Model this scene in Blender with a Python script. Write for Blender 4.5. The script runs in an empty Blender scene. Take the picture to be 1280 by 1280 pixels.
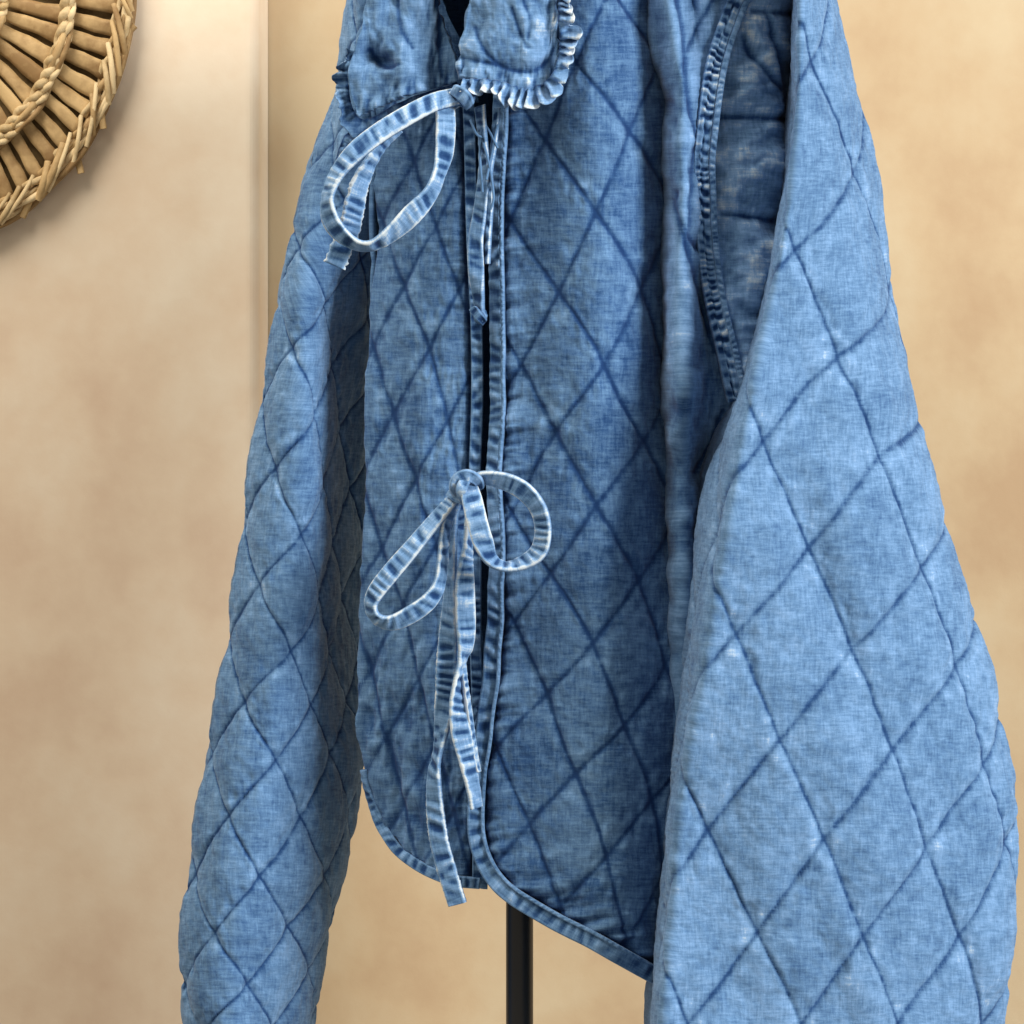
import bpy, bmesh, math, random
import numpy as np
from mathutils import Vector

random.seed(7)
RNG = np.random.RandomState(11)
S = bpy.context.scene

# ------------------------------------------------------------------ camera, world, lights
D = 1.2                       # camera to the jacket front, metres
CAMZ = 1.05
HALF = 0.32                   # half the frame width at that distance
cam_d = bpy.data.cameras.new("camera")
cam = bpy.data.objects.new("camera", cam_d)
S.collection.objects.link(cam)
cam.location = (0, -D, CAMZ)
cam.rotation_euler = (math.radians(90), 0, 0)
cam_d.sensor_width = 36
cam_d.lens = 36 * D / (2 * HALF)
cam_d.clip_end = 50
S.camera = cam
S.render.resolution_x = S.render.resolution_y = 1024

world = bpy.data.worlds.new("World")
S.world = world
world.use_nodes = True
bg = world.node_tree.nodes["Background"]
bg.inputs[0].default_value = (1.0, 0.90, 0.76, 1)
bg.inputs[1].default_value = 0.38

def area(name, loc, aim, size, power, col):
    d = bpy.data.lights.new(name, 'AREA')
    d.shape = 'SQUARE'; d.size = size; d.energy = power; d.color = col
    o = bpy.data.objects.new(name, d)
    S.collection.objects.link(o)
    o.location = loc
    o.rotation_euler = (Vector(aim) - Vector(loc)).to_track_quat('-Z', 'Y').to_euler()
    return o
area("right_key_light", (2.55, -1.95, 2.0), (0.2, 0.05, 1.0), 1.2, 150, (0.96, 0.98, 1.0))  # soft key light from the right, source out of view
area("wall_fill_light", (-1.0, -0.50, 2.7), (-0.5, 0.5, 0.7), 1.2, 42, (1.0, 0.93, 0.83))  # unseen fill from above, added to brighten the walls

S.view_settings.view_transform = 'Standard'
S.view_settings.look = 'None'
S.view_settings.exposure = 0.0
S.view_settings.gamma = 1.0
S.render.engine = 'CYCLES'
S.cycles.max_bounces = 6

# ------------------------------------------------------------------ helpers
PX = 2 * HALF / 1280.0        # metres per traced unit on the plane y = 0
def at(px, py, Y):
    """real position of a traced outline point that lies at depth Y"""
    k = (D + Y) / D
    px = np.asarray(px, float); py = np.asarray(py, float); Y = np.asarray(Y, float)
    return np.stack([(px - 640) * PX * k, Y + 0 * px, CAMZ - (py - 640) * PX * k], -1)

def hash2(ix, iy, seed):
    n = (ix.astype(np.int64) * 374761393 + iy.astype(np.int64) * 668265263 + seed * 1442695041) & 0xffffffff
    n = ((n ^ (n >> 13)) * 1274126177) & 0xffffffff
    n = n ^ (n >> 16)
    return (n & 0xffff) / 32767.5 - 1.0
def noise(x, y, seed=0):
    x = np.asarray(x, float); y = np.asarray(y, float)
    x, y = np.broadcast_arrays(x, y)
    ix = np.floor(x); iy = np.floor(y)
    fx = x - ix; fy = y - iy
    fx = fx * fx * fx * (fx * (fx * 6 - 15) + 10); fy = fy * fy * fy * (fy * (fy * 6 - 15) + 10)
    a = hash2(ix, iy, seed); b = hash2(ix + 1, iy, seed)
    c = hash2(ix, iy + 1, seed); d = hash2(ix + 1, iy + 1, seed)
    return (a * (1 - fx) + b * fx) * (1 - fy) + (c * (1 - fx) + d * fx) * fy
def fbm(x, y, seed=0, o=3):
    r = 0; a = 1.0; t = 0
    for k in range(o):
        r = r + a * noise(x * 2 ** k, y * 2 ** k, seed + k * 17); t += a; a *= 0.5
    return r / t
def smooth(a, b, x):
    t = np.clip((np.asarray(x, float) - a) / (b - a), 0, 1)
    return t * t * (3 - 2 * t)
def curve(pts):
    """smooth y -> x interpolation through a table"""
    p = np.array(pts, float)
    ys, xs = p[:, 0], p[:, 1]
    m = np.gradient(xs, ys)
    def f(y):
        y = np.asarray(y, float)
        yc = np.clip(y, ys[0], ys[-1])
        i = np.clip(np.searchsorted(ys, yc, side='right') - 1, 0, len(ys) - 2)
        h = ys[i + 1] - ys[i]; t = (yc - ys[i]) / h
        r = (2*t**3-3*t**2+1)*xs[i] + (t**3-2*t**2+t)*h*m[i] + (-2*t**3+3*t**2)*xs[i+1] + (t**3-t**2)*h*m[i+1]
        r = r + np.where(y > ys[-1], (y - ys[-1]) * m[-1], 0) + np.where(y < ys[0], (y - ys[0]) * m[0], 0)
        return r
    return f
def spline(pts, n):
    """Catmull-Rom through points of any dimension, n samples evenly by length"""
    p = np.array(pts, float)
    P = np.vstack([2 * p[0] - p[1], p, 2 * p[-1] - p[-2]])
    out = []
    for i in range(1, len(P) - 2):
        t = np.linspace(0, 1, 24, endpoint=False)[:, None]
        a, b, c, d = P[i-1], P[i], P[i+1], P[i+2]
        out.append(0.5 * ((2*b) + (-a+c)*t + (2*a-5*b+4*c-d)*t**2 + (-a+3*b-3*c+d)*t**3))
    out.append(p[-1:])
    q = np.vstack(out)
    L = np.concatenate([[0], np.cumsum(np.linalg.norm(np.diff(q[:, :2], axis=0), axis=1))])
    s = np.linspace(0, L[-1], n)
    return np.stack([np.interp(s, L, q[:, k]) for k in range(q.shape[1])], -1), s
def tps(src, val, lam=1.0):
    """thin plate fit: plane plus smooth remainder through the lattice nodes"""
    src = np.array(src, float); val = np.array(val, float)
    n = len(src); sc = 200.0
    a = src / sc
    def U(r2): return np.where(r2 > 1e-12, 0.5 * r2 * np.log(np.maximum(r2, 1e-12)), 0)
    K = U(((a[:, None] - a[None]) ** 2).sum(-1)) + lam * 1e-3 * np.eye(n)
    Pm = np.hstack([np.ones((n, 1)), a])
    A = np.zeros((n + 3, n + 3)); A[:n, :n] = K; A[:n, n:] = Pm; A[n:, :n] = Pm.T
    B = np.zeros((n + 3, val.shape[1])); B[:n] = val
    W = np.linalg.solve(A, B)
    def f(x, y):
        shp = np.shape(x); q = np.stack([np.ravel(x), np.ravel(y)], -1) / sc
        r = np.hstack([np.ones((len(q), 1)), q]) @ W[n:]
        for i in range(n):
            r = r + U(((q - a[i]) ** 2).sum(-1))[:, None] * W[i]
        return r.reshape(shp + (val.shape[1],))
    return f
def line_dist(px, py, lines):
    """distance of every point to the nearest of some polylines"""
    best = np.full(px.shape, 1e9)
    for ln in lines:
        q, _ = spline(ln, max(8, 6 * len(ln)))
        for a, b in zip(q[:-1], q[1:]):
            d = b - a; L2 = (d * d).sum() + 1e-9
            t = np.clip(((px - a[0]) * d[0] + (py - a[1]) * d[1]) / L2, 0, 1)
            best = np.minimum(best, np.hypot(px - a[0] - t * d[0], py - a[1] - t * d[1]))
    return best

def normals(P, wrap=False):
    if wrap:
        du = np.roll(P, -1, 1) - np.roll(P, 1, 1)
    else:
        du = np.gradient(P, axis=1)
    dv = np.gradient(P, axis=0)
    n = np.cross(du, dv)
    return n / (np.linalg.norm(n, axis=-1, keepdims=True) + 1e-12)

def grid_mesh(name, P, mat, parent=None, wrap=False, seam=None, wear=None, cloth=None, thick=0.0):
    R, C = P.shape[:2]
    idx = np.arange(R * C).reshape(R, C)
    if wrap:
        a = idx[:-1, :]; b = np.roll(idx, -1, 1)[:-1, :]; c = np.roll(idx, -1, 1)[1:, :]; d = idx[1:, :]
    else:
        a = idx[:-1, :-1]; b = idx[:-1, 1:]; c = idx[1:, 1:]; d = idx[1:, :-1]
    F = np.stack([a, d, c, b], -1).reshape(-1, 4)
    V = P.reshape(-1, 3)
    me = bpy.data.meshes.new(name)
    me.vertices.add(len(V)); me.vertices.foreach_set("co", V.astype(np.float32).ravel())
    me.loops.add(F.size); me.loops.foreach_set("vertex_index", F.astype(np.int32).ravel())
    me.polygons.add(len(F))
    me.polygons.foreach_set("loop_start", np.arange(0, F.size, 4, dtype=np.int32))
    me.polygons.foreach_set("use_smooth", np.ones(len(F), dtype=bool))
    me.update(calc_edges=True)
    for nm, arr in (("seam", seam), ("wear", wear)):
        at_ = me.attributes.new(nm, 'FLOAT', 'POINT')
        arr = np.zeros((R, C)) if arr is None else np.broadcast_to(arr, (R, C))
        at_.data.foreach_set("value", arr.astype(np.float32).ravel())
    if cloth is not None:
        at_ = me.attributes.new("cloth", 'FLOAT_VECTOR', 'POINT')
        c3 = np.concatenate([cloth, np.zeros((R, C, 1))], -1)
        at_.data.foreach_set("vector", c3.astype(np.float32).ravel())
    me.materials.append(mat)
    o = bpy.data.objects.new(name, me)
    S.collection.objects.link(o)
    if parent: o.parent = parent
    if thick:
        m = o.modifiers.new("thickness", 'SOLIDIFY'); m.thickness = thick; m.offset = 1; m.use_rim = True
    return o

def empty(name, loc, label, cat):
    o = bpy.data.objects.new(name, None)
    S.collection.objects.link(o); o.location = loc
    o["label"] = label; o["category"] = cat
    bpy.context.view_layer.update()
    return o
def keep(o, parent):
    """parent without moving the part"""
    o.parent = parent
    M = parent.matrix_basis.copy(); q = parent
    while q.parent:
        M = q.parent.matrix_basis @ q.matrix_parent_inverse @ M; q = q.parent
    o.matrix_parent_inverse = M.inverted()
    return o

# ------------------------------------------------------------------ materials
def new_mat(name):
    m = bpy.data.materials.new(name); m.use_nodes = True
    nt = m.node_tree; b = nt.nodes["Principled BSDF"]
    return m, nt, b
def N(nt, t, **k):
    n = nt.nodes.new(t)
    for a, v in k.items(): setattr(n, a, v)
    return n
def nz(nt, vec, scale, detail=3, rough=0.55):
    n = N(nt, 'ShaderNodeTexNoise'); n.inputs['Scale'].default_value = scale
    n.inputs['Detail'].default_value = detail; n.inputs['Roughness'].default_value = rough
    nt.links.new(vec, n.inputs['Vector']); return n.outputs['Fac']
def vmul(nt, vec, s):
    n = N(nt, 'ShaderNodeVectorMath', operation='MULTIPLY'); nt.links.new(vec, n.inputs[0])
    n.inputs[1].default_value = s; return n.outputs[0]
def mth(nt, op, a, b, c=None):
    n = N(nt, 'ShaderNodeMath', operation=op)
    for i, v in enumerate((a, b, c)):
        if v is None: continue
        if isinstance(v, (int, float)): n.inputs[i].default_value = v
        else: nt.links.new(v, n.inputs[i])
    return n.outputs[0]

def denim():
    m, nt, b = new_mat("washed_denim")
    A = lambda n: N(nt, 'ShaderNodeAttribute', attribute_name=n)
    vec = A("cloth").outputs['Vector']; seam = A("seam").outputs['Fac']; wear = A("wear").outputs['Fac']
    blotch = nz(nt, vec, 34, 3, 0.6)
    cloud = nz(nt, vec, 110, 4, 0.65)
    warp = nz(nt, vmul(nt, vec, (620, 75, 1)), 1.0, 4, 0.68)
    weft = nz(nt, vmul(nt, vec, (85, 680, 1)), 1.0, 4, 0.68)
    fine = nz(nt, vec, 1500, 2, 0.6)
    def term(x, k): return mth(nt, 'MULTIPLY', mth(nt, 'SUBTRACT', x, 0.5), k)
    w = mth(nt, 'ADD', term(blotch, 0.42), term(cloud, 0.50))
    w = mth(nt, 'ADD', w, term(warp, 0.50)); w = mth(nt, 'ADD', w, term(weft, 0.56))
    w = mth(nt, 'ADD', w, term(fine, 0.22))
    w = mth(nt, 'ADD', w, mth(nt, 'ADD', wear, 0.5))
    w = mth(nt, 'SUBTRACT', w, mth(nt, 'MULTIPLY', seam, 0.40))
    r = N(nt, 'ShaderNodeValToRGB')
    cr = r.color_ramp
    stops = [(0.0, (0.010, 0.040, 0.130)), (0.22, (0.029, 0.083, 0.205)), (0.5, (0.110, 0.220, 0.388)),
             (0.72, (0.195, 0.345, 0.575)), (0.88, (0.43, 0.55, 0.66)), (1.0, (0.66, 0.73, 0.77))]
    cr.elements[0].position, cr.elements[0].color = stops[0][0], stops[0][1] + (1,)
    cr.elements[1].position, cr.elements[1].color = stops[-1][0], stops[-1][1] + (1,)
    for p, c in stops[1:-1]:
        e = cr.elements.new(p); e.color = c + (1,)
    nt.links.new(w, r.inputs[0]); nt.links.new(r.outputs[0], b.inputs['Base Color'])
    b.inputs['Roughness'].default_value = 0.92
    b.inputs['Specular IOR Level'].default_value = 0.12
    b.inputs['Sheen Weight'].default_value = 0.10
    b.inputs['Sheen Roughness'].default_value = 0.5
    bp = N(nt, 'ShaderNodeBump'); bp.inputs['Strength'].default_value = 0.35; bp.inputs['Distance'].default_value = 0.0006
    hh = mth(nt, 'ADD', mth(nt, 'ADD', warp, weft), mth(nt, 'MULTIPLY', cloud, 1.2))
    nt.links.new(hh, bp.inputs['Height']); nt.links.new(bp.outputs[0], b.inputs['Normal'])
    return m
DENIM = denim()

def plaster(name, k):
    m, nt, b = new_mat(name)
    tc = N(nt, 'ShaderNodeTexCoord').outputs['Object']
    big = nz(nt, tc, 2.6, 3, 0.5); mid = nz(nt, vmul(nt, tc, (1, 1, 0.8)), 9.5, 4, 0.55); sml = nz(nt, tc, 42, 5, 0.65)
    f = mth(nt, 'ADD', mth(nt, 'MULTIPLY', big, 0.40), mth(nt, 'MULTIPLY', mid, 0.48))
    f = mth(nt, 'ADD', f, mth(nt, 'MULTIPLY', sml, 0.12))
    r = N(nt, 'ShaderNodeValToRGB'); cr = r.color_ramp
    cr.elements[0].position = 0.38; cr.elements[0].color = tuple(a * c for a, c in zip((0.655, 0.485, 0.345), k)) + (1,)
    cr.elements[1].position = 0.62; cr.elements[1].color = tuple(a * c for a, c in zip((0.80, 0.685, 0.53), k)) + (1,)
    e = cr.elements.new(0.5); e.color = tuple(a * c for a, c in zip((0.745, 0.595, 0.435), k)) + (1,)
    nt.links.new(f, r.inputs[0]); nt.links.new(r.outputs[0], b.inputs['Base Color'])
    b.inputs['Roughness'].default_value = 0.8; b.inputs['Specular IOR Level'].default_value = 0.2
    bp = N(nt, 'ShaderNodeBump'); bp.inputs['Strength'].default_value = 0.25; bp.inputs['Distance'].default_value = 0.004
    nt.links.new(mth(nt, 'ADD', mid, mth(nt, 'MULTIPLY', sml, 0.3)), bp.inputs['Height'])
    nt.links.new(bp.outputs[0], b.inputs['Normal'])
    return m
PLASTER = plaster("limewash_plaster", (1, 1, 1))
PLASTER_SHADED_TAN = plaster("shaded_tan_plaster", (0.70, 0.645, 0.53))  # tan tone plus darkening that stands in for shade on the recessed wall

def simple(name, col, rough=0.6, noise_amt=0.0, scale=60, stretch=(1, 1, 1), spec=0.3, metal=0.0, col2=None):
    m, nt, b = new_mat(name)
    b.inputs['Roughness'].default_value = rough; b.inputs['Specular IOR Level'].default_value = spec
    b.inputs['Metallic'].default_value = metal
    if noise_amt or col2:
        tc = N(nt, 'ShaderNodeTexCoord').outputs['Object']
        oi = N(nt, 'ShaderNodeObjectInfo').outputs['Random']
        ad = N(nt, 'ShaderNodeVectorMath', operation='ADD'); nt.links.new(vmul(nt, tc, stretch), ad.inputs[0])
        cmb = N(nt, 'ShaderNodeCombineXYZ'); nt.links.new(mth(nt, 'MULTIPLY', oi, 9.0), cmb.inputs[0]); nt.links.new(cmb.outputs[0], ad.inputs[1])
        f = nz(nt, ad.outputs[0], scale, 4, 0.6)
        f = mth(nt, 'ADD', f, mth(nt, 'MULTIPLY', mth(nt, 'SUBTRACT', oi, 0.5), 0.35))
        r = N(nt, 'ShaderNodeValToRGB'); cr = r.color_ramp
        cr.elements[0].position = 0.3; cr.elements[0].color = tuple(col) + (1,)
        cr.elements[1].position = 0.7; cr.elements[1].color = tuple(col2 or col) + (1,)
        nt.links.new(f, r.inputs[0]); nt.links.new(r.outputs[0], b.inputs['Base Color'])
        bp = N(nt, 'ShaderNodeBump'); bp.inputs['Strength'].default_value = 0.3; bp.inputs['Distance'].default_value = 0.001
        nt.links.new(f, bp.inputs['Height']); nt.links.new(bp.outputs[0], b.inputs['Normal'])
    else:
        b.inputs['Base Color'].default_value = tuple(col) + (1,)
    return m
STRAW = simple("dry_palm_straw", (0.28, 0.165, 0.065), 0.6, 1, 55, (1, 1, 1), 0.25, col2=(0.60, 0.41, 0.19))
STRAW_PALE = simple("pale_twisted_straw", (0.44, 0.30, 0.135), 0.6, 1, 80, (1, 1, 1), 0.25, col2=(0.78, 0.60, 0.34))
BLACK = simple("black_painted_steel", (0.012, 0.012, 0.014), 0.35, 0, spec=0.5)

# ------------------------------------------------------------------ walls
def wall_box(name, x0, x1, y0, y1, z0, z1, bev, mat):
    bm = bmesh.new()
    bmesh.ops.create_cube(bm, size=1)
    for v in bm.verts:
        v.co = ((x0 if v.co.x < 0 else x1), (y0 if v.co.y < 0 else y1), (z0 if v.co.z < 0 else z1))
    if bev:
        e = [e for e in bm.edges if all(abs(v.co.x - x1) < 1e-6 and abs(v.co.y - y0) < 1e-6 for v in e.verts)]
        bmesh.ops.bevel(bm, geom=e, offset=bev, segments=6, affect='EDGES', profile=0.5)
    me = bpy.data.meshes.new(name); bm.to_mesh(me); bm.free(); me.materials.append(mat)
    o = bpy.data.objects.new(name, me); S.collection.objects.link(o); o["kind"] = "structure"
    return o
YW, YR = 0.42, 0.485
edge_x = at(323, 150, YW)[0]
wall_box("wall_projection", -2.2, edge_x, YW, YR - 0.002, 0.0, 2.6, 0.010, PLASTER)
wall_box("wall", -2.2, 2.4, YR, YR + 0.15, 0.0, 2.6, 0, PLASTER_SHADED_TAN)

# ------------------------------------------------------------------ woven wall plate
def tube(name, pts, rad, mat, parent, sides=7, flat=1.0, closed=False, nrm=None):
    """tube along pts (world), flat < 1 squashes it along its local depth axis"""
    P = np.array(pts, float); n = len(P)
    T = np.gradient(P, axis=0); T /= np.linalg.norm(T, axis=1, keepdims=True) + 1e-12
    up = np.array([0, -1.0, 0]) if nrm is None else np.array(nrm, float)
    B = np.cross(T, up); B /= np.linalg.norm(B, axis=1, keepdims=True) + 1e-9
    U = np.cross(B, T)
    rad = np.broadcast_to(rad, (n,))
    th = np.linspace(0, 2 * np.pi, sides, endpoint=False)
    G = P[:, None] + (B[:, None] * np.cos(th)[None, :, None] + U[:, None] * np.sin(th)[None, :, None] * flat) * rad[:, None, None]
    o = grid_mesh(name, G, mat, None, wrap=True)
    if parent: keep(o, parent)
    return o

plate = empty("woven_wall_plate", tuple(at(-100, -20, YW)), "round woven straw plate hanging on the tan plaster wall", "basket plate")
PC = (-100, -20); PA, PB = 268.0, 326.0
def ell(a, f, Y):
    """point of the plate at angle a (degrees, clockwise from right) and radius fraction f"""
    r = math.radians(a)
    return at(PC[0] + PA * f * math.cos(r), PC[1] + PB * f * math.sin(r), Y)
def slat_mesh(a0, f0, f1, wdeg, jit):
    n, c = 9, 5
    G = np.zeros((n, c, 3))
    for i in range(n):
        f = f0 + (f1 - f0) * i / (n - 1)
        for j in range(c):
            q = j / (c - 1) * 2 - 1
            dip = 0.003 * (1 - f) - 0.0012 * (1 - q * q) - 0.0006 * math.sin(i * 1.3 + jit) + 0.0010 * q * math.sin(jit * 3)
            aa = a0 + q * wdeg / 2 * (1.0 + 0.06 * math.sin(i * 1.7 + jit * 5)) + 0.15 * math.sin(i * 0.9 + jit)
            G[i, j] = ell(aa, f, YW - 0.012 + dip)
    return G
NSL = 68
GAP_DARK = simple("dark_gap_disc", (0.09, 0.055, 0.02), 0.8, 1, 120, (1, 1, 1), 0.2, col2=(0.20, 0.13, 0.055))  # plain dark disc added behind the slats to darken their gaps
_a = np.linspace(0, 360, 120, endpoint=False); _f = np.array([0.02, 0.4, 0.8, 0.975])
_G = np.array([[ell(a_, f_, YW - 0.004) for a_ in _a] for f_ in _f])
keep(grid_mesh("gap_disc", _G, GAP_DARK, None, wrap=True, thick=0.002), plate)
for ring, (f0, f1, off) in enumerate(((0.40, 0.70, 0.3), (0.68, 0.93, 0.0))):
    ns = NSL if ring else 48
    for k in range(ns):
        a = 360.0 / ns * (k + off + random.uniform(-0.08, 0.08))
        if not (-32 < ((a + 180) % 360) - 180 < 92): continue
        w = 360.0 / ns * random.uniform(0.72, 0.88)
        o = grid_mesh("slat", slat_mesh(a, f0 + random.uniform(-.01, .01), f1, w, random.uniform(0, 6)), STRAW, None, thick=0.0014)
        keep(o, plate)
def twined(f, amp, turns, ph, rad, Y, mat, a0=-34, a1=94, name="twined_strand"):
    n = int(turns * 7)
    pts = []
    for i in range(n):
        t = i / (n - 1); a = a0 + (a1 - a0) * t
        p = 2 * math.pi * turns * t + ph
        pts.append(ell(a, f + amp * math.cos(p) + 0.004 * math.sin(9 * t + ph * 3), YW + Y - 0.0035 * math.sin(p) - 0.002))
    r = rad * (1 + 0.25 * np.sin(np.arange(n) * 1.31 + ph))
    o = tube(name, pts, r, mat, plate, 7, 0.6); return o
for f, amp, rad in ((0.395, 0.020, 0.0032), (0.685, 0.020, 0.0036), (0.715, 0.014, 0.0026)):
    for ph in (0, math.pi):
        twined(f, amp * 0.62, 13, ph + f * 7 + 0.4, rad * 0.9, -0.013, STRAW_PALE)
    twined(f + 0.01, 0.006, 5, f, rad * 0.8, -0.014, STRAW)
for f, amp, rad, ph, tn in ((0.925, 0.014, 0.0026, 0.0, 13), (0.93, 0.014, 0.0026, 3.1, 13), (0.95, 0.006, 0.0020, 1.1, 7), (0.958, 0.006, 0.0018, 4.2, 6),
                            (0.968, 0.007, 0.0024, 0.4, 9), (0.972, 0.005, 0.0020, 3.5, 7), (0.982, 0.005, 0.0022, 1.0, 8), (0.988, 0.004, 0.0020, 4.0, 5), (0.998, 0.004, 0.0022, 2.0, 6)):
    twined(f, amp, tn * 0.8, ph, rad, -0.010, random.choice([STRAW, STRAW_PALE]), name="rim_strand")
for k in range(30):                                            # wrapping over the rim
    a = -30 + 122 * k / 25 + random.uniform(-1.2, 1.2)
    sk = random.uniform(7.0, 15.0)
    pts = [ell(a + sk * t, 0.905 + 0.09 * t, YW - 0.015 - 0.004 * math.sin(math.pi * t)) for t in np.linspace(0, 1, 8)]
    tube("rim_wrap", pts, 0.0023 * random.uniform(0.7, 1.4), random.choice([STRAW, STRAW_PALE]), plate, 7, 0.4)
for a, f0, f1, da in ((41.5, 0.965, 1.045, 2.5), (30, 0.97, 1.02, 3), (12, 0.97, 1.015, -3), (58, 0.97, 1.015, 4)):
    tube("loose_straw", [ell(a + da * t, f0 + (f1 - f0) * t, YW - 0.012) for t in np.linspace(0, 1, 5)], 0.003, STRAW, plate, 6, 0.4)

# ------------------------------------------------------------------ garment stand
stand = empty("garment_stand", (0, 0, 0), "black square metal post standing under the denim jacket's hem", "garment stand")
def post(name, x0, x1, y0, y1, z0, z1, bev=0.002):
    bm = bmesh.new(); bmesh.ops.create_cube(bm, size=1)
    for v in bm.verts: v.co = ((x0 if v.co.x < 0 else x1), (y0 if v.co.y < 0 else y1), (z0 if v.co.z < 0 else z1))
    bmesh.ops.bevel(bm, geom=bm.edges[:], offset=bev, segments=2, affect='EDGES')
    me = bpy.data.meshes.new(name); bm.to_mesh(me); bm.free(); me.materials.append(BLACK)
    o = bpy.data.objects.new(name, me); S.collection.objects.link(o); keep(o, stand); return o
YP = 0.075
pc = at(649.5, 1200, YP)[0]
hw = 17 * PX * (D + YP) / D
bm = bmesh.new()
bmesh.ops.create_cone(bm, cap_ends=True, segments=40, radius1=hw, radius2=hw, depth=1.42)
for v in bm.verts: v.co += Vector((pc, YP, 0.72))
me = bpy.data.meshes.new("pole"); bm.to_mesh(me); bm.free(); me.materials.append(BLACK)
for p in me.polygons: p.use_smooth = len(p.vertices) == 4
o = bpy.data.objects.new("pole", me); S.collection.objects.link(o); keep(o, stand)
post("foot_plate", pc - 0.14, pc + 0.14, YP - 0.14, YP + 0.14, 0.0, 0.010)
post("shoulder_bar", pc - 0.13, pc + 0.13, YP - 0.012, YP + 0.012, 1.43, 1.455)

# ------------------------------------------------------------------ the jacket
jacket = empty("quilted_jacket", (0, YP, CAMZ), "blue washed denim quilted jacket with tie bows hanging on a black stand", "jacket")

def pillow(q, power=0.36):
    fs = q[..., 0] - np.floor(q[..., 0]); fr = q[..., 1] - np.floor(q[..., 1])
    return (np.sin(np.pi * fs) * np.sin(np.pi * fr)).clip(0) ** power, fs, fr
def quilt(nodes, xi, py, cell=(124, 70), lam=25.0, hA=0.0050, seed=0):
    """height, stitch darkness and wear of the diamond quilting"""
    src = [(n[2], n[3]) for n in nodes]; val = [(n[0], n[1]) for n in nodes]
    q = tps(src, val, lam)(xi, py)
    wob = 0.006 * noise(xi / 23, py / 23, seed + 5)
    q = q + wob[..., None]
    h, fs, fr = pillow(q)
    ds = np.minimum(fs, 1 - fs) * cell[0]; dr = np.minimum(fr, 1 - fr) * cell[1]
    d = np.minimum(ds, dr)
    var = 0.8 + 0.35 * noise(xi / 9, py / 9, seed + 6)
    line = np.exp(-(ds / 2.1) ** 2) * var + 0.85 * np.exp(-(dr / 1.7) ** 2) * var + 0.07 * np.exp(-(d / 7.0) ** 2)
    knot = np.exp(-((ds ** 2 + dr ** 2) / 10.0 ** 2))
    wear = 0.06 * np.exp(-((d - 6.5) / 3.5) ** 2) * (0.6 + noise(xi / 11, py / 11, seed + 13)) + 0.12 * np.exp(-((np.hypot(ds, dr) - 15) / 5) ** 2) * (noise(xi / 12, py / 12, seed + 8) > 0) 
    puck = noise(q[..., 0] * 9, q[..., 1] * 9, seed + 2) * np.exp(-(d / 12) ** 2) * (1 - 0.8 * np.exp(-(d / 4) ** 2)) * 0.0014
    Q0 = np.floor(q[..., 0]); Q1 = np.floor(q[..., 1])
    lvl = 0.85 + 0.25 * hash2(Q0, Q1, seed + 3)
    height = hA * h * lvl + puck - 0.0008 * knot
    height += 0.0010 * fbm(xi / 34, py / 34, seed + 1, 2) + 0.0005 * fbm(xi / 9, py / 9, seed + 4, 2) * (1 - np.exp(-(d / 5) ** 2))
    wear = wear + 0.05 * hash2(Q0, Q1, seed + 9) * (1 - np.exp(-d / 6))
    return height, line.clip(0, 1.2), wear

def arc_of(P, ref):
    """unrolled length round each section, zero at column ref, in traced units"""
    L = np.linalg.norm(np.diff(P, axis=1), axis=-1) / PX
    c = np.concatenate([np.zeros((P.shape[0], 1)), np.cumsum(L, 1)], 1)
    r = c[np.arange(P.shape[0]), ref]
    return c - r[:, None]

def sleeve(name, label, XL, XB, XR, yf, dl, dr, y0, y1, nodes, seed, base, folds=None, flat=0.25, ex=4.0, pl=0.8):
    nv = int((y1 - y0) / 2.0); nf, nb = 230, 60
    py = np.linspace(y0, y1, nv)[:, None]
    xl, xb, xr = XL(py), XB(py), XR(py)
    yfold = yf(py) - 0.0
    t = np.linspace(0, 1, nf)[None]
    t = (1 - np.cos(t * np.pi)) / 2 * 0.7 + t * 0.3
    px = xl + (xr - xl) * t
    ql = ((xb - px) / (xb - xl)).clip(0, 1); qr = ((px - xb) / (xr - xb)).clip(0, 1)
    Y = yfold + dl * ql ** pl + dr * (flat * qr + (1 - flat) * (1 - np.sqrt((1 - qr ** ex).clip(0)))) 
    # round the fold off
    k = np.ones(9) / 9; 
    Ys = Y.copy()
    for _ in range(2):
        Yp = np.pad(Ys, ((0, 0), (4, 4)), mode='edge')
        Ys = np.stack([Yp[:, i:i + nf] for i in range(9)], 0).mean(0)
    Y = Ys
    if folds is not None: Y = Y + folds(px, py)
    tb = np.linspace(0, 1, nb + 2)[None, 1:-1]
    pxb = xr + (xl - xr) * tb
    Yb = Y[:, -1:] * (1 - tb) + Y[:, :1] * tb + 0.05 * np.sin(np.pi * tb)
    PXA = np.concatenate([px, pxb], 1); YA = np.concatenate([Y, Yb], 1); PYA = np.broadcast_to(py, PXA.shape)
    P = at(PXA, PYA, YA)
    # unrolled coordinate, kept near the traced one along the centre line
    xi = arc_of(P, np.zeros(nv, int))
    mid = ((xl + xr) / 2)[:, 0]
    xi = xi - np.array([np.interp(mid[i], px[i], xi[i, :nf]) for i in range(nv)])[:, None] + mid[:, None]
    nn = []
    for s, r, x, y in nodes:
        i = int(np.clip(round((y - y0) / (y1 - y0) * (nv - 1)), 0, nv - 1))
        nn.append((s, r, np.interp(x, px[i], xi[i, :nf]), y))
    h, line, wear = quilt(nn, xi, PYA, seed=seed)
    n = normals(P, True)
    if n[nv // 2, nf // 2, 1] > 0: n = -n
    P2 = P + n * h[..., None]
    cloth = np.stack([xi * PX, -PYA * PX], -1) + seed * 3.1
    o = grid_mesh(name, P2, DENIM, None, True, line, wear + base, cloth)
    if label: o["label"] = label
    keep(o, jacket)
    return o

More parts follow.
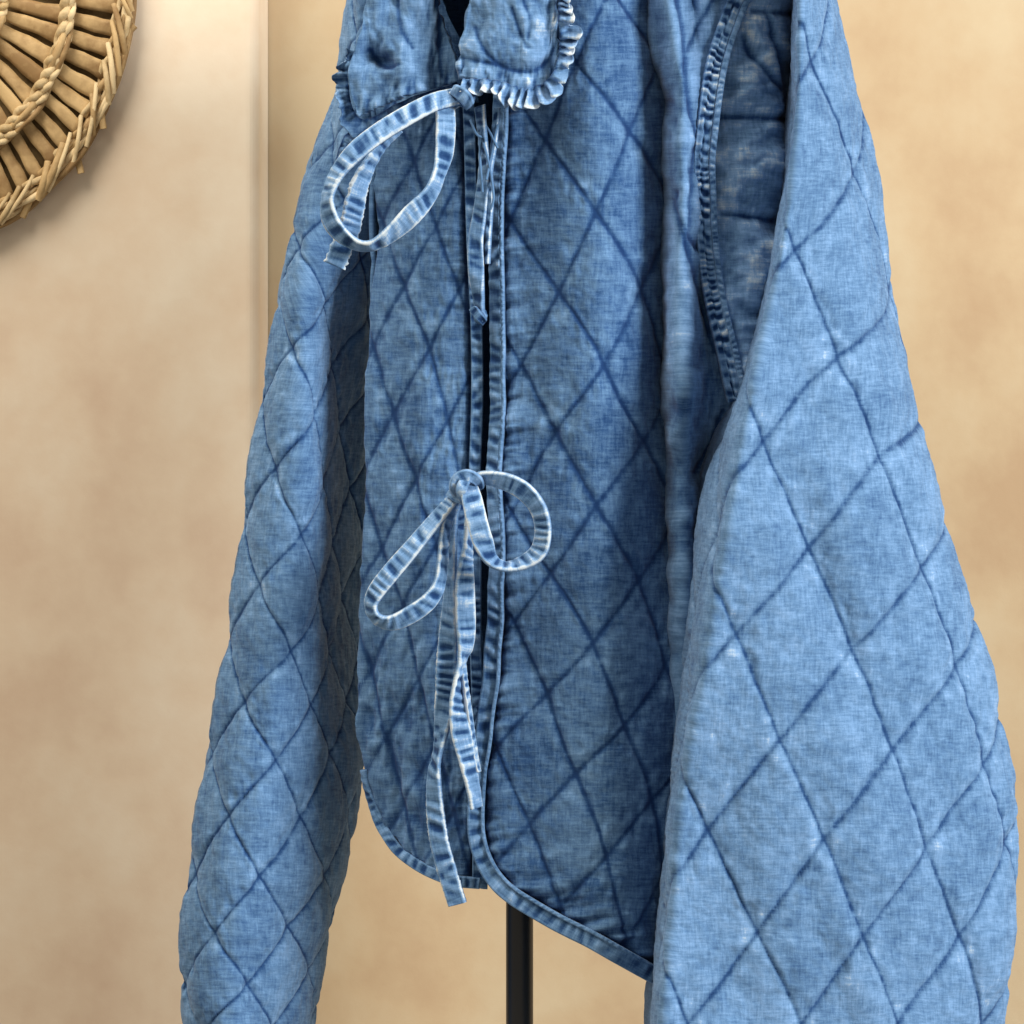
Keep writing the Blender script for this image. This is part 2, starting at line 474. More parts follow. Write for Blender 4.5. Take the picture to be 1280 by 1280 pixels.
# right-hand sleeve of the picture
RN = [(1,0,1014,75),(1,1,1067,215),(2,1,994,314),(2,2,1046,447),(2,3,1099,570),(2,4,1151,710),(2,5,1195,832),(2,6,1230,955),
      (3,2,954,552),(3,3,1011,686),(3,4,1065,812),(3,5,1115,938),(3,6,1157,1060),(3,7,1200,1170),(4,3,920,792),(4,4,975,925),
      (4,5,1030,1049),(4,6,1078,1171),(5,4,885,1037),(5,5,947,1165),(5,6,1002,1280),(1,2,1111,362),(2,7,1257,1052),(1,3,1147,525),
      (4,7,1122,1280),(6,5,860,1280)]
XL = curve([(-150,985),(0,985),(120,984),(200,980),(260,973),(330,960),(400,945),(460,930),(500,908),(540,880),(580,863),(630,850),(700,841),(800,838),(900,838),(960,835),(1050,828),(1150,821),(1230,812),(1300,808),(1420,805)])
XB = curve([(-150,1000),(0,999),(200,992),(330,972),(400,957),(460,944),(500,934),(540,925),(640,908),(720,893),(800,880),(870,869),(920,859),(970,851),(1050,842),(1150,835),(1230,826),(1300,822),(1420,820)])
XR = curve([(-150,990+25),(0,1040),(80,1060),(160,1080),(240,1093),(320,1105),(400,1120),(470,1135),(540,1150),(620,1170),(700,1191),(770,1213),(840,1235),(900,1246),(980,1262),(1030,1268),(1080,1268),(1150,1265),(1200,1262),(1240,1255),(1300,1248),(1420,1235)])
def yf_r(py): return -0.045 - 0.055 * smooth(0, 700, py)
sleeve("sleeve", "pale brightly lit sleeve of larger diamonds in front", XL, XB, XR, yf_r, 0.16, 0.10, -150, 1420, RN, 3, 0.02,
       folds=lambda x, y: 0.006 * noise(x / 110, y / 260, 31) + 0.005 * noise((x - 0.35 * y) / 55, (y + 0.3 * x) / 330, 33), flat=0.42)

LN = [(1,-1,404,381),(2,-1,365,434),(3,0,345,586),(3,1,376,669),(3,2,397,745),(4,1,325,730),(4,2,364,815),(4,3,387,882),(4,4,412,940),
      (5,2,306,877),(5,3,345,950),(5,4,375,1022),(5,5,405,1095),(6,3,287,1019),(6,4,324,1096),(6,5,359,1157),(6,6,384,1212),
      (7,4,269,1166),(7,5,309,1230),(1,-2,375,310),(7,6,338,1285)]
XL2 = curve([(-150,470),(0,440),(130,418),(180,400),(250,380),(310,365),(380,350),(430,340),(500,329),(590,315),(680,305),(760,293),(830,283),(900,271),(960,261),(1020,250),(1090,239),(1150,230),(1200,228),(1260,233),(1300,240),(1420,262)])
XR2 = curve([(-150,490),(0,495),(130,508),(300,500),(420,485),(600,470),(700,464),(850,456),(940,454),(990,446),(1060,435),(1120,420),(1180,405),(1240,395),(1300,386),(1420,370)])
XB2 = lambda y: XL2(y) + (XR2(y) - XL2(y)) * 0.38
def yf_l(py): return 0.035 + 0.015 * smooth(300, 0, py) - 0.01 * smooth(800, 1280, py)
def lfold(x, y):
    c = 418 + (y - 500) * 0.03
    return 0.040 * smooth(376, 440, x - (y - 500) * 0.01) * smooth(1000, 740, y) * smooth(160, 480, y) + 0.010 * np.exp(-((x - c) / 24.0) ** 2) * smooth(960, 700, y) + 0.003 * noise(x / 60, y / 200, 5)
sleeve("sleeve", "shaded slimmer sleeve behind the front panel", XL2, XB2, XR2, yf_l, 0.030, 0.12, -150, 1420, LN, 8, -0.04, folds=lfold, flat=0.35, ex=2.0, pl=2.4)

# ------------------------------------------------------------------ front panels
def panel(name, label, XLc, XRc, HEM, y0, depth, nodes, extra, seed, base, nu, nv, cell, hA=0.0036, lam=8.0, parent=None):
    u = np.linspace(0, 1, nu)[None]; v = np.linspace(0, 1, nv)[:, None]
    py = y0 + v * (HEM(u) - y0)
    px = XLc(py) + (XRc(py) - XLc(py)) * u
    Y = depth(px, py)
    P = at(px, py, Y)
    h, line, wear = quilt(nodes, px, py, cell, lam, hA, seed)
    if extra is not None:
        dh, dl, dw = extra(px, py)
        h = h + dh; line = np.clip(line + dl, 0, 1.3); wear = wear + dw
    n = normals(P)
    if n[nv // 2, nu // 2, 1] > 0: n = -n
    P2 = P + n * h[..., None]
    cloth = np.stack([px * PX, -py * PX], -1) + seed * 2.3
    o = grid_mesh(name, P2, DENIM, None, False, line, wear + base, cloth, thick=-0.004)
    if label: o["label"] = label
    keep(o, parent or jacket)
    return o

BN = [(1,0,720,78),(1,1,787,163),(2,0,682,175),(2,1,745,265),(2,2,801,361),(3,0,637,276),(3,1,699,365),(3,2,755,455),(3,3,805,550),
      (3,4,848,645),(2,3,836,488),(4,1,652,455),(4,2,695,540),(4,3,745,633),(4,4,798,726),(5,2,640,640),(5,3,688,717),(5,4,741,805),
      (5,5,781,907),(5,6,815,1000),(6,3,642,777),(6,4,684,867),(6,5,720,967),(6,6,759,1071),(6,7,783,1180),(7,4,620,934),(7,5,662,1030),
      (7,6,700,1133),(4,5,832,832),(5,7,829,1092)]
RPL = curve([(-80,640),(60,634),(140,628),(200,622),(300,616),(400,616),(500,616),(600,613),(700,614),(780,611),(840,604),(900,597),(960,592),(1000,590),(1040,589),(1070,589),(1300,589)])
RPR = curve([(-80,850),(0,850),(560,858),(1300,862)])
hemx = [(589,1062),(597,1085),(606,1099),(618,1112),(650,1141),(700,1168),(760,1198),(820,1229),(862,1250)]
_hu = [(x - 589) / 273.0 for x, _ in hemx]; _hy = [y for _, y in hemx]
HEMR = lambda u: np.interp(u, _hu, _hy) - 4 - 5 * smooth(0.6, 0.9, u)
def depth_r(px, py):
    t = (px - 606)
    Y = -0.040 * (t.clip(0, None) / 170.0).clip(0, 1.15)
    v = smooth(722, 850, px + 0.0 * py)
    Y = Y + 0.070 * v ** 1.5 * (1 - 0.35 * smooth(500, 1000, py))
    Y = Y + 0.0045 * noise(px / 60, py / 330, 41) * smooth(0, 60, t)
    Y = Y - 0.012 * smooth(600, 1200, py) + 0.006 * np.exp(-((px - 660) / 30.0) ** 2) * smooth(650, 300, py)
    return Y
seam_r = [(638,92),(635,130),(631,200),(628,300),(630,400),(631,500),(627,600),(630,700),(628,780),(622,860),(613,930),(607,990),(606,1030),(610,1058),(620,1082),(634,1100),(660,1120),(700,1143),(760,1174),(830,1213),(865,1232)]
def extra_r(px, py):
    d = line_dist(px, py, [seam_r])
    side = px > np.interp(py, [p[1] for p in seam_r], [p[0] for p in seam_r])
    fall = np.exp(-d / 26.0) * side
    dl0 = -1.3 * (1 - side * 1.0)
    pk = fbm(px / 46, (py + 0.15 * px) / 9.0, 77, 2)
    dh = 0.0050 * pk * fall - 0.0030 * np.exp(-(d / 6) ** 2)
    dl = 0.75 * np.exp(-(d / 3.2) ** 2) + 0.22 * np.clip(-pk, 0, 1) * fall
    dw = 0.34 * pk.clip(0, 1) * fall - 0.05
    dh = dh - 0.004 * (1 - side)
    return dh, dl, dw
right_panel = panel("front_panel", "wide front panel right of the slit", RPL, RPR, HEMR, -80, depth_r, BN, extra_r, 21, -0.105, 150, 640, (66, 62))  # lowered base tone carries the panel's shading in the denim colour

FN = [(0,0,506,357),(0,1,537,435),(0,2,560,525),(1,1,492,517),(1,2,520,598),(2,2,478,685),(2,3,505,755),(2,4,525,848),(1,3,545,680),(1,4,563,772),(2,5,545,930),(0,3,578,612)]
LPL = curve([(-80,470),(100,452),(200,462),(300,474),(350,470),(420,463),(500,460),(600,458),(700,455),(800,450),(880,449),(930,452),(960,457),(990,463),(1030,470),(1060,478),(1110,490),(1200,510)])
LPR = curve([(-80,540),(0,548),(50,566),(100,586),(150,587),(300,590),(400,598),(500,600),(600,598),(700,600),(780,602),(850,610),(900,612),(1120,612),(1200,612)])
_lu = [0, .05, .12, .2, .36, .55, .75, 1.0]; _ly = [1003, 1035, 1056, 1073, 1092, 1105, 1111, 1113]
HEML = lambda u: np.interp(u, _lu, _ly)
def depth_l(px, py):
    u = (px - LPL(py)) / (LPR(py) - LPL(py))
    Y = 0.010 + 0.034 * (1 - u.clip(0, 1)) ** 2.6 + 0.004 * noise(px / 45, py / 280, 51)
    Y = Y + 0.012 * smooth(300, 120, py) 
    return Y
seam_l = [(573,104),(577,150),(581,300),(586,400),(587,500),(584,600),(585,700),(585,800),(588,900),(590,1095)]
def extra_l(px, py):
    d = line_dist(px, py, [seam_l])
    fall = np.exp(-d / 20.0)
    pk = fbm(px / 40, py / 9.0, 87, 2)
    crk = fbm(px / 16, py / 60, 90, 3)
    low = smooth(640, 900, py)
    dh = 0.0022 * pk * fall - 0.0022 * np.exp(-(d / 5) ** 2) + 0.0024 * crk * (0.35 + low)
    dl = 0.6 * np.exp(-(d / 3) ** 2) + 0.25 * np.clip(-crk, 0, 1) * low
    dw = 0.15 * pk.clip(0, 1) * fall + 0.12 * crk * (0.3 + low)
    dh = dh - 0.003 * smooth(-3, 3, px - np.interp(py, [p[1] for p in seam_l], [p[0] for p in seam_l])) - 0.003 * smooth(16, 10, HEML(((px - LPL(py)) / (LPR(py) - LPL(py))).clip(0, 1)) - py)
    return dh, dl, dw
left_panel = panel("front_panel", "narrow front panel left of the slit", LPL, LPR, HEML, -80, depth_l, FN, extra_l, 23, -0.125, 100, 620, (48, 46), 0.0026)  # same denim, base tone lowered further to stand in for shade

# back of the jacket, closing the body behind the stand
u = np.linspace(0, 1, 60)[None]; v = np.linspace(0, 1, 240)[:, None]
bpy_ = -150 + v * (1000 + 150 * u + 150) + 0 * u
bpx = 466 + (905 - 466) * u + 0 * v
bY = 0.045 + 0.125 * np.sin(np.pi * u) ** 0.7 + 0 * v
hb = 0.003 * pillow(np.stack([(bpx - 0.5 * bpy_) / 90, (bpx + 0.5 * bpy_) / 90], -1))[0]
Pb = at(bpx, bpy_, bY)
ob = grid_mesh("back_panel", Pb + normals(Pb) * hb[..., None], DENIM, None, False, None, -0.10 + 0 * bpx, np.stack([bpx, bpy_], -1) * PX, thick=0.003)
ob["label"] = "inside of the back, dark through the front slit"
keep(ob, jacket)

# ------------------------------------------------------------------ ribbons: bindings, ties, frills
def ribbon(name, pts, W, parent=None, base=0.1, edge=0.35, rip=0.0012, period=9.0, thick=0.0011, seed=0, edge_w=0.22,
           dark=0.30, label=None, fullw=None, nc=13, bulge=0.0008, step=1.6, edges=(1, 1), fray=0.0, rows=1):
    """a flat folded strip; pts = (x, y, depth, shown width): where it shows narrower it turns its edge to us"""
    L = np.linalg.norm(np.diff(np.array(pts)[:, :2], axis=0), axis=1).sum()
    n = max(12, int(L / step))
    q, s = spline(pts, n)
    x, y, Y, w = q.T
    w = np.minimum(np.abs(w), W)
    tx = np.gradient(x); ty = np.gradient(y); tl = np.hypot(tx, ty) + 1e-9
    nx, ny = -ty / tl, tx / tl
    C = at(x, y, Y)
    side = np.stack([nx * w / 2 * PX, np.zeros(n), -ny * w / 2 * PX], -1)
    dpt = np.sqrt(np.clip(W ** 2 - w ** 2, 0, None)) / 2 * PX
    side[:, 1] = dpt * (1 if seed % 2 else -1) * 0.8
    T = np.gradient(C, axis=0); T /= np.linalg.norm(T, axis=1, keepdims=True)
    Nn = np.cross(T, side); Nn /= np.linalg.norm(Nn, axis=1, keepdims=True) + 1e-12
    flip = np.where(Nn[:, 1:2] > 0, -1, 1); 
    Nn = Nn * flip
    c = np.linspace(-1, 1, nc)
    per = period * (1 + 0.45 * noise(s / 27, 0 * s, seed + 3))
    amp_ = np.clip(0.8 + 0.6 * noise(s / 31, 0 * s + 2, seed + 15), 0.35 if rows == 1 else 0.6, 1.3)
    ph = np.cumsum(np.gradient(s) / per)
    lateral = 0.35 * noise(s / 25, 0 * s, seed + 4)
    R = np.zeros((n, nc))
    for j, cj in enumerate(c):
        sh = 0.38 * float(smooth(-0.25, 0.25, cj)) if rows == 2 else 0.0
        R[:, j] = amp_ * 0.60 * np.sin(2 * np.pi * (ph + sh + lateral * cj * 0.9)) + 0.6 * noise(s / (period * 0.6) + cj * 0.5, 0 * s + cj * 0.55 + sh * 7, seed + 7)
    prof = (1 - np.abs(c) ** 4)[None]
    ridge = (np.exp(-((1 - np.abs(c)) / 0.16 - 0.7) ** 2))[None]
    top = bulge * prof + 0.7 * bulge * ridge + rip * R * (1 - np.abs(c)[None] ** 3) + thick / 2 * (1 - 0.3 * np.abs(c)[None] ** 4)
    bot = np.broadcast_to(-thick / 2 * np.ones((1, nc)), (n, nc))
    ej = 1 + fray * noise(s[:, None] / 2.2, c[None] * 0.5, seed + 12) * np.abs(c)[None] ** 8
    if rows == 2: top = top - 0.0009 * np.exp(-(c[None] / 0.12) ** 2)
    base_pts = C[:, None] + side[:, None] * (c[None, :, None] * ej[..., None]) 
    Pt = base_pts + Nn[:, None] * top[..., None]
    Pb_ = base_pts + Nn[:, None] * bot[..., None]
    G = np.concatenate([Pt, Pb_[:, ::-1]], 1)
    ew = np.zeros((n, nc))
    for sgn, on in zip((-1, 1), edges):
        if on: ew = np.maximum(ew, np.exp(-(((1 - sgn * c)[None]) / edge_w) ** 2) * (0.8 + 0.35 * noise(s[:, None] / 14, sgn * 3 + 0 * c[None], seed + 9)))
    wearT = base + edge * ew + 0.30 * rip / 0.0012 * R * (1 - 0.6 * ew)
    cell = smooth(0.05, 0.55, -R + 0.25 * noise(s[:, None] / 5, c[None] * 1.2, seed + 21)) * (1 - smooth(0.55, 0.82, np.abs(c)))[None]
    seamT = dark * cell + (0.45 * np.exp(-(c[None] / 0.10) ** 2) if rows == 2 else 0)
    wearB = np.full((n, nc), base); seamB = np.zeros((n, nc))
    wr = np.concatenate([wearT, wearB], 1); sm = np.concatenate([seamT, seamB], 1)
    cx = np.concatenate([c * W / 2, c[::-1] * W / 2])
    cloth = np.stack([np.broadcast_to(cx[None] * PX, (n, 2 * nc)), np.broadcast_to(s[:, None] * PX, (n, 2 * nc))], -1) + seed * 0.37
    o = grid_mesh(name, G, DENIM, None, True, sm, wr, cloth)
    # close the two ends
    bm = bmesh.new(); bm.from_mesh(o.data)
    bmesh.ops.holes_fill(bm, edges=[e for e in bm.edges if e.is_boundary], sides=0)
    bmesh.ops.recalc_face_normals(bm, faces=bm.faces[:])
    bm.to_mesh(o.data); bm.free()
    if label: o["label"] = label
    keep(o, parent or jacket)
    return o

def offset_path(line, off, depth, w, dz=-0.002):
    q, s = spline(line, len(line) * 3)
    f_ = 0.76 + 0.24 * smooth(640, 900, q[:, 1]); off = off * f_; w_ = w * f_
    tx = np.gradient(q[:, 0]); ty = np.gradient(q[:, 1]); tl = np.hypot(tx, ty)
    q[:, 0] = q[:, 0] + 1.3 * noise(s / 38, 0 * s, 5)
    x = q[:, 0] - ty / tl * off; y = q[:, 1] + tx / tl * off
    return [(a, b, float(depth(np.array(a), np.array(b))) + dz, c) for a, b, c in zip(x, y, w_)]

# placket and hem bindings
bind_r = ribbon("binding", offset_path(seam_r, 10.5, depth_r, 21, -0.0010), 21, right_panel, base=-0.05, edge=0.10, rip=0.0012, period=17, thick=0.003, seed=101, dark=0.30, bulge=0.0018, edge_w=0.25, label="puckered edge binding round the curved hem")
pipe_r = ribbon("piping", offset_path(seam_r, 1.5, depth_r, 4.5, -0.0045), 4.5, right_panel, base=0.04, edge=0.08, rip=0.0004, period=8, thick=0.0016, seed=103, dark=0.1, nc=7)
bind_l = ribbon("binding", [(x + 9.5, y, float(depth_l(np.array(x + 9.5), np.array(float(y)))) - 0.0022, 15) for x, y in seam_l[:-1]] + [(598,1098,0.008,15)], 15, left_panel, base=-0.07, edge=0.08, rip=0.0012, period=16, thick=0.003, seed=105, dark=0.3, bulge=0.0018)
hem_l_pts = [(455,962),(459,982),(467,1006),(474,1026),(482,1041),(497,1062),(520,1080),(545,1093),(570,1101),(600,1104)]
hem_l = ribbon("hem_binding", [(x, y, float(depth_l(np.array(float(x)), np.array(float(y)))) - 0.003, min(14, 1.5 + (y - 962) * 0.2)) for x, y in hem_l_pts], 14, left_panel, base=-0.06, edge=0.14, rip=0.0010, period=11, thick=0.003, seed=107, dark=0.4)

_u = np.linspace(0, 1, 40); _v = np.linspace(0, 1, 24)[:, None]
sx = 440 + 560 * _u[None] + 0 * _v; sY = -0.05 + 0.24 * _v + 0 * _u[None]; spy = -138 - 34 * np.sin(np.pi * _v) + 0 * _u[None]
so = grid_mesh("shoulder_light_cover", at(sx, spy, sY), DENIM, None, False, None, None, np.stack([sx, -spy + sY * 2000], -1) * PX, thick=0.003)  # unseen closing sheet, added to keep light out of the neck opening
keep(so, jacket)

# ------------------------------------------------------------------ armhole: panel, seam ridge and sleeve cap behind the big sleeve
arm_lines = [[(843,-60),(845,0),(853,60),(858,120),(868,175)], [(900,-30),(885,10),(868,40),(855,68)], [(868,175),(862,230),(858,290)],
             [(845,250),(862,330),(880,400),(893,440)], [(903,513),(888,552),(868,590)], [(868,310),(852,280),(846,240)]]
def depth_a(px, py):
    ridge = np.exp(-((px - (838 + 16 * smooth(0, 120, py))) / 16.0) ** 2)
    Y = 0.002 - 0.030 * ridge + 0.026 * smooth(905, 985, px)
    edge = 813 + 24 * smooth(40, 130, py)
    Y = Y + 0.030 * smooth(edge + 10, edge - 10, px)
    Y = Y + 0.004 * noise(px / 22, py / 120, 61) + 0.02 * smooth(480, 600, py)
    return Y
AL = curve([(-100,772),(0,784),(60,806),(120,824),(300,830),(480,832),(620,838),(1200,840)])
AR = curve([(-100,925),(0,930),(70,905),(110,897),(150,892),(200,888),(260,890),(320,896),(380,906),(430,917),(480,924),(540,922),(620,905),(800,895),(1200,880)])
u = np.linspace(0, 1, 80)[None]; v = np.linspace(0, 1, 640)[:, None]
apy = -100 + 1250 * v + 0 * u; apx = AL(apy) + (AR(apy) - AL(apy)) * u
aY = depth_a(apx, apy); Pa = at(apx, apy, aY); d = line_dist(apx, apy, arm_lines)
ac = fbm(apx / 16, apy / 34, 66, 3)
ah = 0.0045 * (1 - np.exp(-d / 14)) + 0.0022 * ac + 0.0018 * fbm(apx / 30, apy / 7, 68, 2) * np.exp(-np.abs(apx - AR(apy)) / 16)
ao = grid_mesh("armhole_panel", Pa + np.where(normals(Pa)[..., 1:2] > 0, -1, 1) * normals(Pa) * ah[..., None], DENIM, None, False, np.exp(-(d / 3.0) ** 2) + 0.2 * np.clip(-ac, 0, 1),
               -0.02 + 0.22 * ac + 0.1 * np.exp(-((d - 9) / 5) ** 2), np.stack([apx, -apy], -1) * PX + 7, thick=-0.003)
ao["label"] = "creased side of the body beside the armhole"
keep(ao, jacket)

cap_lines = [[(900,147),(940,147),(985,150)], [(902,268),(935,271),(968,276)], [(958,20),(968,60),(976,95),(979,135)], [(940,15),(965,17),(990,17)],
             [(928,46),(938,70),(958,92),(975,112)]]
u = np.linspace(0, 1, 70)[None]; v = np.linspace(0, 1, 330)[:, None]
cpy = -100 + 640 * v + 0 * u; cpx0 = AR(cpy) - 6; cpx = cpx0 + (1010 - 40 * smooth(250, 500, cpy) - cpx0) * u
cY = 0.004 + 0.030 * u - 0.012 * np.sin(np.pi * u) + 0.05 * smooth(0.6, 1, u) + 0 * v
Pc = at(cpx, cpy, cY); d2 = line_dist(cpx, cpy, cap_lines); cc = fbm(cpx / 26, cpy / 22, 71, 3)
ch = 0.0085 * (1 - np.exp(-d2 / 20)) + 0.0042 * cc
co = grid_mesh("sleeve_cap", Pc + np.where(normals(Pc)[..., 1:2] > 0, -1, 1) * normals(Pc) * ch[..., None], DENIM, None, False, 1.1 * np.exp(-(d2 / 3.4) ** 2), 0.12 + 0.30 * cc + 0.10 * np.exp(-((d2 - 9) / 5) ** 2),
               np.stack([cpx, -cpy], -1) * PX + 9, thick=-0.003)
co["label"] = "grey blue sleeve head with straight quilting lines"
keep(co, jacket)
arm_c = [(960,-60),(926,-10),(906,38),(893,80),(886,120),(881,160),(877,200),(878,240),(880,290),(885,340),(894,390),(904,430),(914,478),(919,500)]
ribbon("armhole_seam", [(x - 1, y, float(depth_a(np.array(float(x)), np.array(float(y)))) - 0.0065, 20) for x, y in arm_c], 20, None, base=0.04, edge=0.14, rip=0.0017, period=12, thick=0.004, seed=111, dark=0.7, bulge=0.003, rows=2, nc=19, step=1.1, label="tightly puckered ridge round the armhole")
ribbon("armhole_piping", [(x + 13, y + 1, float(depth_a(np.array(float(x)), np.array(float(y)))) - 0.0090, 8) for x, y in arm_c], 8, None, base=0.06, edge=0.05, rip=0.0008, period=9, thick=0.004, seed=113, dark=0.3, nc=9, bulge=0.002)

# ------------------------------------------------------------------ collar
def leaf(name, left, right, y0, y1, depth, lines, base, seed, amp=0.0026, label=None, bottom=None, nu=90, nv=120, band=None, parent=None):
    Lc, Rc = curve(left), curve(right)
    u = np.linspace(0, 1, nu)[None]; v = np.linspace(0, 1, nv)[:, None]
    yb = y1 if bottom is None else np.interp(u, *bottom)
    py = y0 + v * (yb - y0) + 0 * u
    px = Lc(py) + (Rc(py) - Lc(py)) * u
    P = at(px, py, depth(px, py))
    d = line_dist(px, py, lines) if lines else np.full(px.shape, 99.)
    c1 = fbm(px / 22, py / 30, seed, 3); c2 = fbm(px / 7, py / 9, seed + 5, 2)
    h = 0.0028 * (1 - np.exp(-d / 9)) + amp * c1 + 0.0005 * c2
    seam = np.exp(-(d / 2.8) ** 2); wear = base + 0.20 * c1 + 0.10 * c2
    if band is not None:
        bd, bw = line_dist(px, py, band), 13
        k = np.exp(-(bd / bw) ** 2)
        t = fbm((px * 1.0 + py * 0.12) / 5.0, (py) / 26.0, seed + 9, 2)
        h = h + 0.0016 * t * k; wear = wear + 0.35 * t * k; seam = seam + 0.5 * np.clip(-t, 0, 1) * k
    nn = normals(P); nn = nn * np.where(nn[..., 1:2] > 0, -1, 1)
    o = grid_mesh(name, P + nn * h[..., None], DENIM, None, False, seam, wear, np.stack([px, -py], -1) * PX + seed, thick=-0.0035)
    if label: o["label"] = label
    keep(o, parent or jacket); return o

# collar leaf with the gathered frill, right of the opening
cr_depth = lambda x, y: -0.026 - 0.010 * np.sin(np.clip((x - 578) / 120, 0, 1) * np.pi) + 0.004 * noise(x / 18, y / 60, 15) + 0.0 * y
col_r = leaf("collar", [(-120,600),(0,586),(35,582),(60,578),(80,577),(115,579)], [(-120,690),(0,693),(50,697),(80,696),(120,692)], -120, 110, cr_depth,
             [[(594,34),(603,58),(620,78),(645,89),(668,88),(684,76),(692,60)], [(578,73),(600,77),(620,80)], [(655,0),(662,25),(660,50)], [(640,10),(650,40),(660,60)]],
             0.06, 131, 0.0034, "gathered right collar leaf with a frayed frill",
             bottom=([0, .25, .5, .7, .85, .95, 1.0], [96, 102, 111, 115, 108, 94, 72]), band=[[(580,88),(610,92),(640,100),(668,102),(685,92),(694,70)], [(686,-40),(688,0),(690,40),(690,70)]])
cl_depth = lambda x, y: 0.000 - 0.012 * np.exp(-((x - 510) / 40.0) ** 2) + 0.005 * noise(x / 26, y / 40, 16) + 0.008 * np.exp(-(((x - 478) / 16.0) ** 2 + ((y - 76) / 10.0) ** 2))
col_l = leaf("collar", [(-120,480),(0,461),(30,453),(60,444),(85,438),(115,438),(150,452)], [(-120,536),(0,547),(20,550),(40,556),(70,567),(100,577),(130,580)], -120, 140, cl_depth,
             [[(498,0),(502,40),(515,60)], [(462,62),(478,82),(498,80)], [(545,-10),(549,20),(548,60),(552,95)]],
             -0.01, 141, 0.0036, "smooth left collar leaf", bottom=([0, .2, .45, .7, 1.0], [146, 136, 122, 112, 100]),
             band=[[(543,-20),(545,30),(547,80)], [(455,135),(500,118),(560,98)]])
# frill: gathered along one side, its free edge meanders in depth and sideways
def frill(name, inner, wid, amp, waves, Y, base, seed, parent, label=None, edge=0.5, deep=0.006):
    q, s = spline(inner, 700); n = len(q); m = 16
    tx = np.gradient(q[:, 0]); ty = np.gradient(q[:, 1]); tl = np.hypot(tx, ty)
    nx, ny = -ty / tl, tx / tl
    c = np.linspace(0, 1, m)[None]
    S_ = s[:, None]
    ph = S_ / s[-1] * waves * 2 * np.pi + 4.2 * noise(S_ / 26, 0 * S_, seed)
    wv = wid * (1 + 0.38 * noise(S_ / 15, 0 * S_, seed + 1))
    ma = 0.45 + 0.75 * np.abs(noise(S_ / 19, 0 * S_ + 3, seed + 2))
    o_ = wv * c * (1 + 0.16 * np.sin(ph * 1.0 + 0.6)) + 2.4 * c ** 2 * noise(S_ / 2.6, c * 2, seed + 6)
    t_ = amp * ma * c ** 1.2 * np.sin(ph - 1.2 * c)
    X = (q[:, 0] + 0 * nx)[:, None] + nx[:, None] * o_ + (tx / tl)[:, None] * t_
    Z = q[:, 1][:, None] + ny[:, None] * o_ + (ty / tl)[:, None] * t_
    Yy = Y + deep * ma * c ** 0.8 * np.cos(ph + 0.9 * c) - 0.004 * c + 0.0012 * noise(S_ / 4, c * 3, seed + 7) + 0.003 * noise(S_ / 30, c, seed + 8)
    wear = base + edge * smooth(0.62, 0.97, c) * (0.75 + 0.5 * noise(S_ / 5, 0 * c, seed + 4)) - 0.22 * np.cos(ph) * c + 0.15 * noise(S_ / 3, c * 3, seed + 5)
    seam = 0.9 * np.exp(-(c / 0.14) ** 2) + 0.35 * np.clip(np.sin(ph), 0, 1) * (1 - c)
    o = grid_mesh(name, at(X, Z, Yy), DENIM, None, False, seam, wear, np.stack([X, Z], -1) * PX + seed, thick=0.0006)
    if label: o["label"] = label
    keep(o, parent); return o
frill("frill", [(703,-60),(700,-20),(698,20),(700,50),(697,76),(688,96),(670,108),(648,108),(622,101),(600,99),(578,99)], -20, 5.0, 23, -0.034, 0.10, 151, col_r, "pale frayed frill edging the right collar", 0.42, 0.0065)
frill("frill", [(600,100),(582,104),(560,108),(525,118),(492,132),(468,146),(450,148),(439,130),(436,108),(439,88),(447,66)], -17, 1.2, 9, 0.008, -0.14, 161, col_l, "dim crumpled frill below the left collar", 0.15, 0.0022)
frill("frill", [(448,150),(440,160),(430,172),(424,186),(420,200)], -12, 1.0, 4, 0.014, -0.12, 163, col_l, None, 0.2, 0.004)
# neck facing between the collars
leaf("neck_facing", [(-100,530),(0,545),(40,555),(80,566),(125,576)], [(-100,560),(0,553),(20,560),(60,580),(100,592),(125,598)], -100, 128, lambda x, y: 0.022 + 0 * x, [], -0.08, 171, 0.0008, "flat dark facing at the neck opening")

# ------------------------------------------------------------------ ties
def tie(name, pts, W, seed, label=None, base=0.10, **k):
    return ribbon(name, pts, W, None, base=base, edge=0.55, rip=0.00085, period=15, thick=0.0016, seed=seed, dark=0.75, bulge=0.0012, edge_w=0.17, label=label, **k)
top = [(590,116,-0.030,18),(566,122,-0.036,22),(540,129,-0.042,23),(505,147,-0.048,24),(470,169,-0.052,24),(441,193,-0.054,23),(420,220,-0.052,17),(410,248,-0.050,14),(413,274,-0.047,20),(428,294,-0.046,17),
       (449,306,-0.046,8),(468,305,-0.048,8),(490,291,-0.050,16),(515,268,-0.052,24),(537,243,-0.050,15),(548,218,-0.048,12),(555,192,-0.045,20),(557,160,-0.042,23),(558,132,-0.036,22),(575,120,-0.032,16)]
tie("tie", top, 25, 201, "large open loop of the upper tie", fray=0.02)
tie("tie", [(497,158,-0.040,12),(478,178,-0.040,9),(463,202,-0.041,10),(449,232,-0.040,20),(442,262,-0.039,23),(436,290,-0.037,24),(428,308,-0.035,26),(418,332,-0.033,27)], 27, 204, "frayed tail of the upper tie", base=0.08, fray=0.12)
tie("tie", [(600,132,-0.026,12),(604,170,-0.018,8),(606,210,-0.014,12),(601,260,-0.012,16),(595,300,-0.014,18),(595,335,-0.014,20),(598,365,-0.013,14),(601,390,-0.012,8),(604,402,-0.010,6)], 20, 207, "narrow tie hanging in the slit below the collar", base=-0.02)
tie("tie", [(622,135,-0.020,6),(618,180,-0.016,6),(613,215,-0.015,5),(614,245,-0.014,6),(611,300,-0.013,5),(610,330,-0.012,4)], 8, 209, None, base=-0.02)
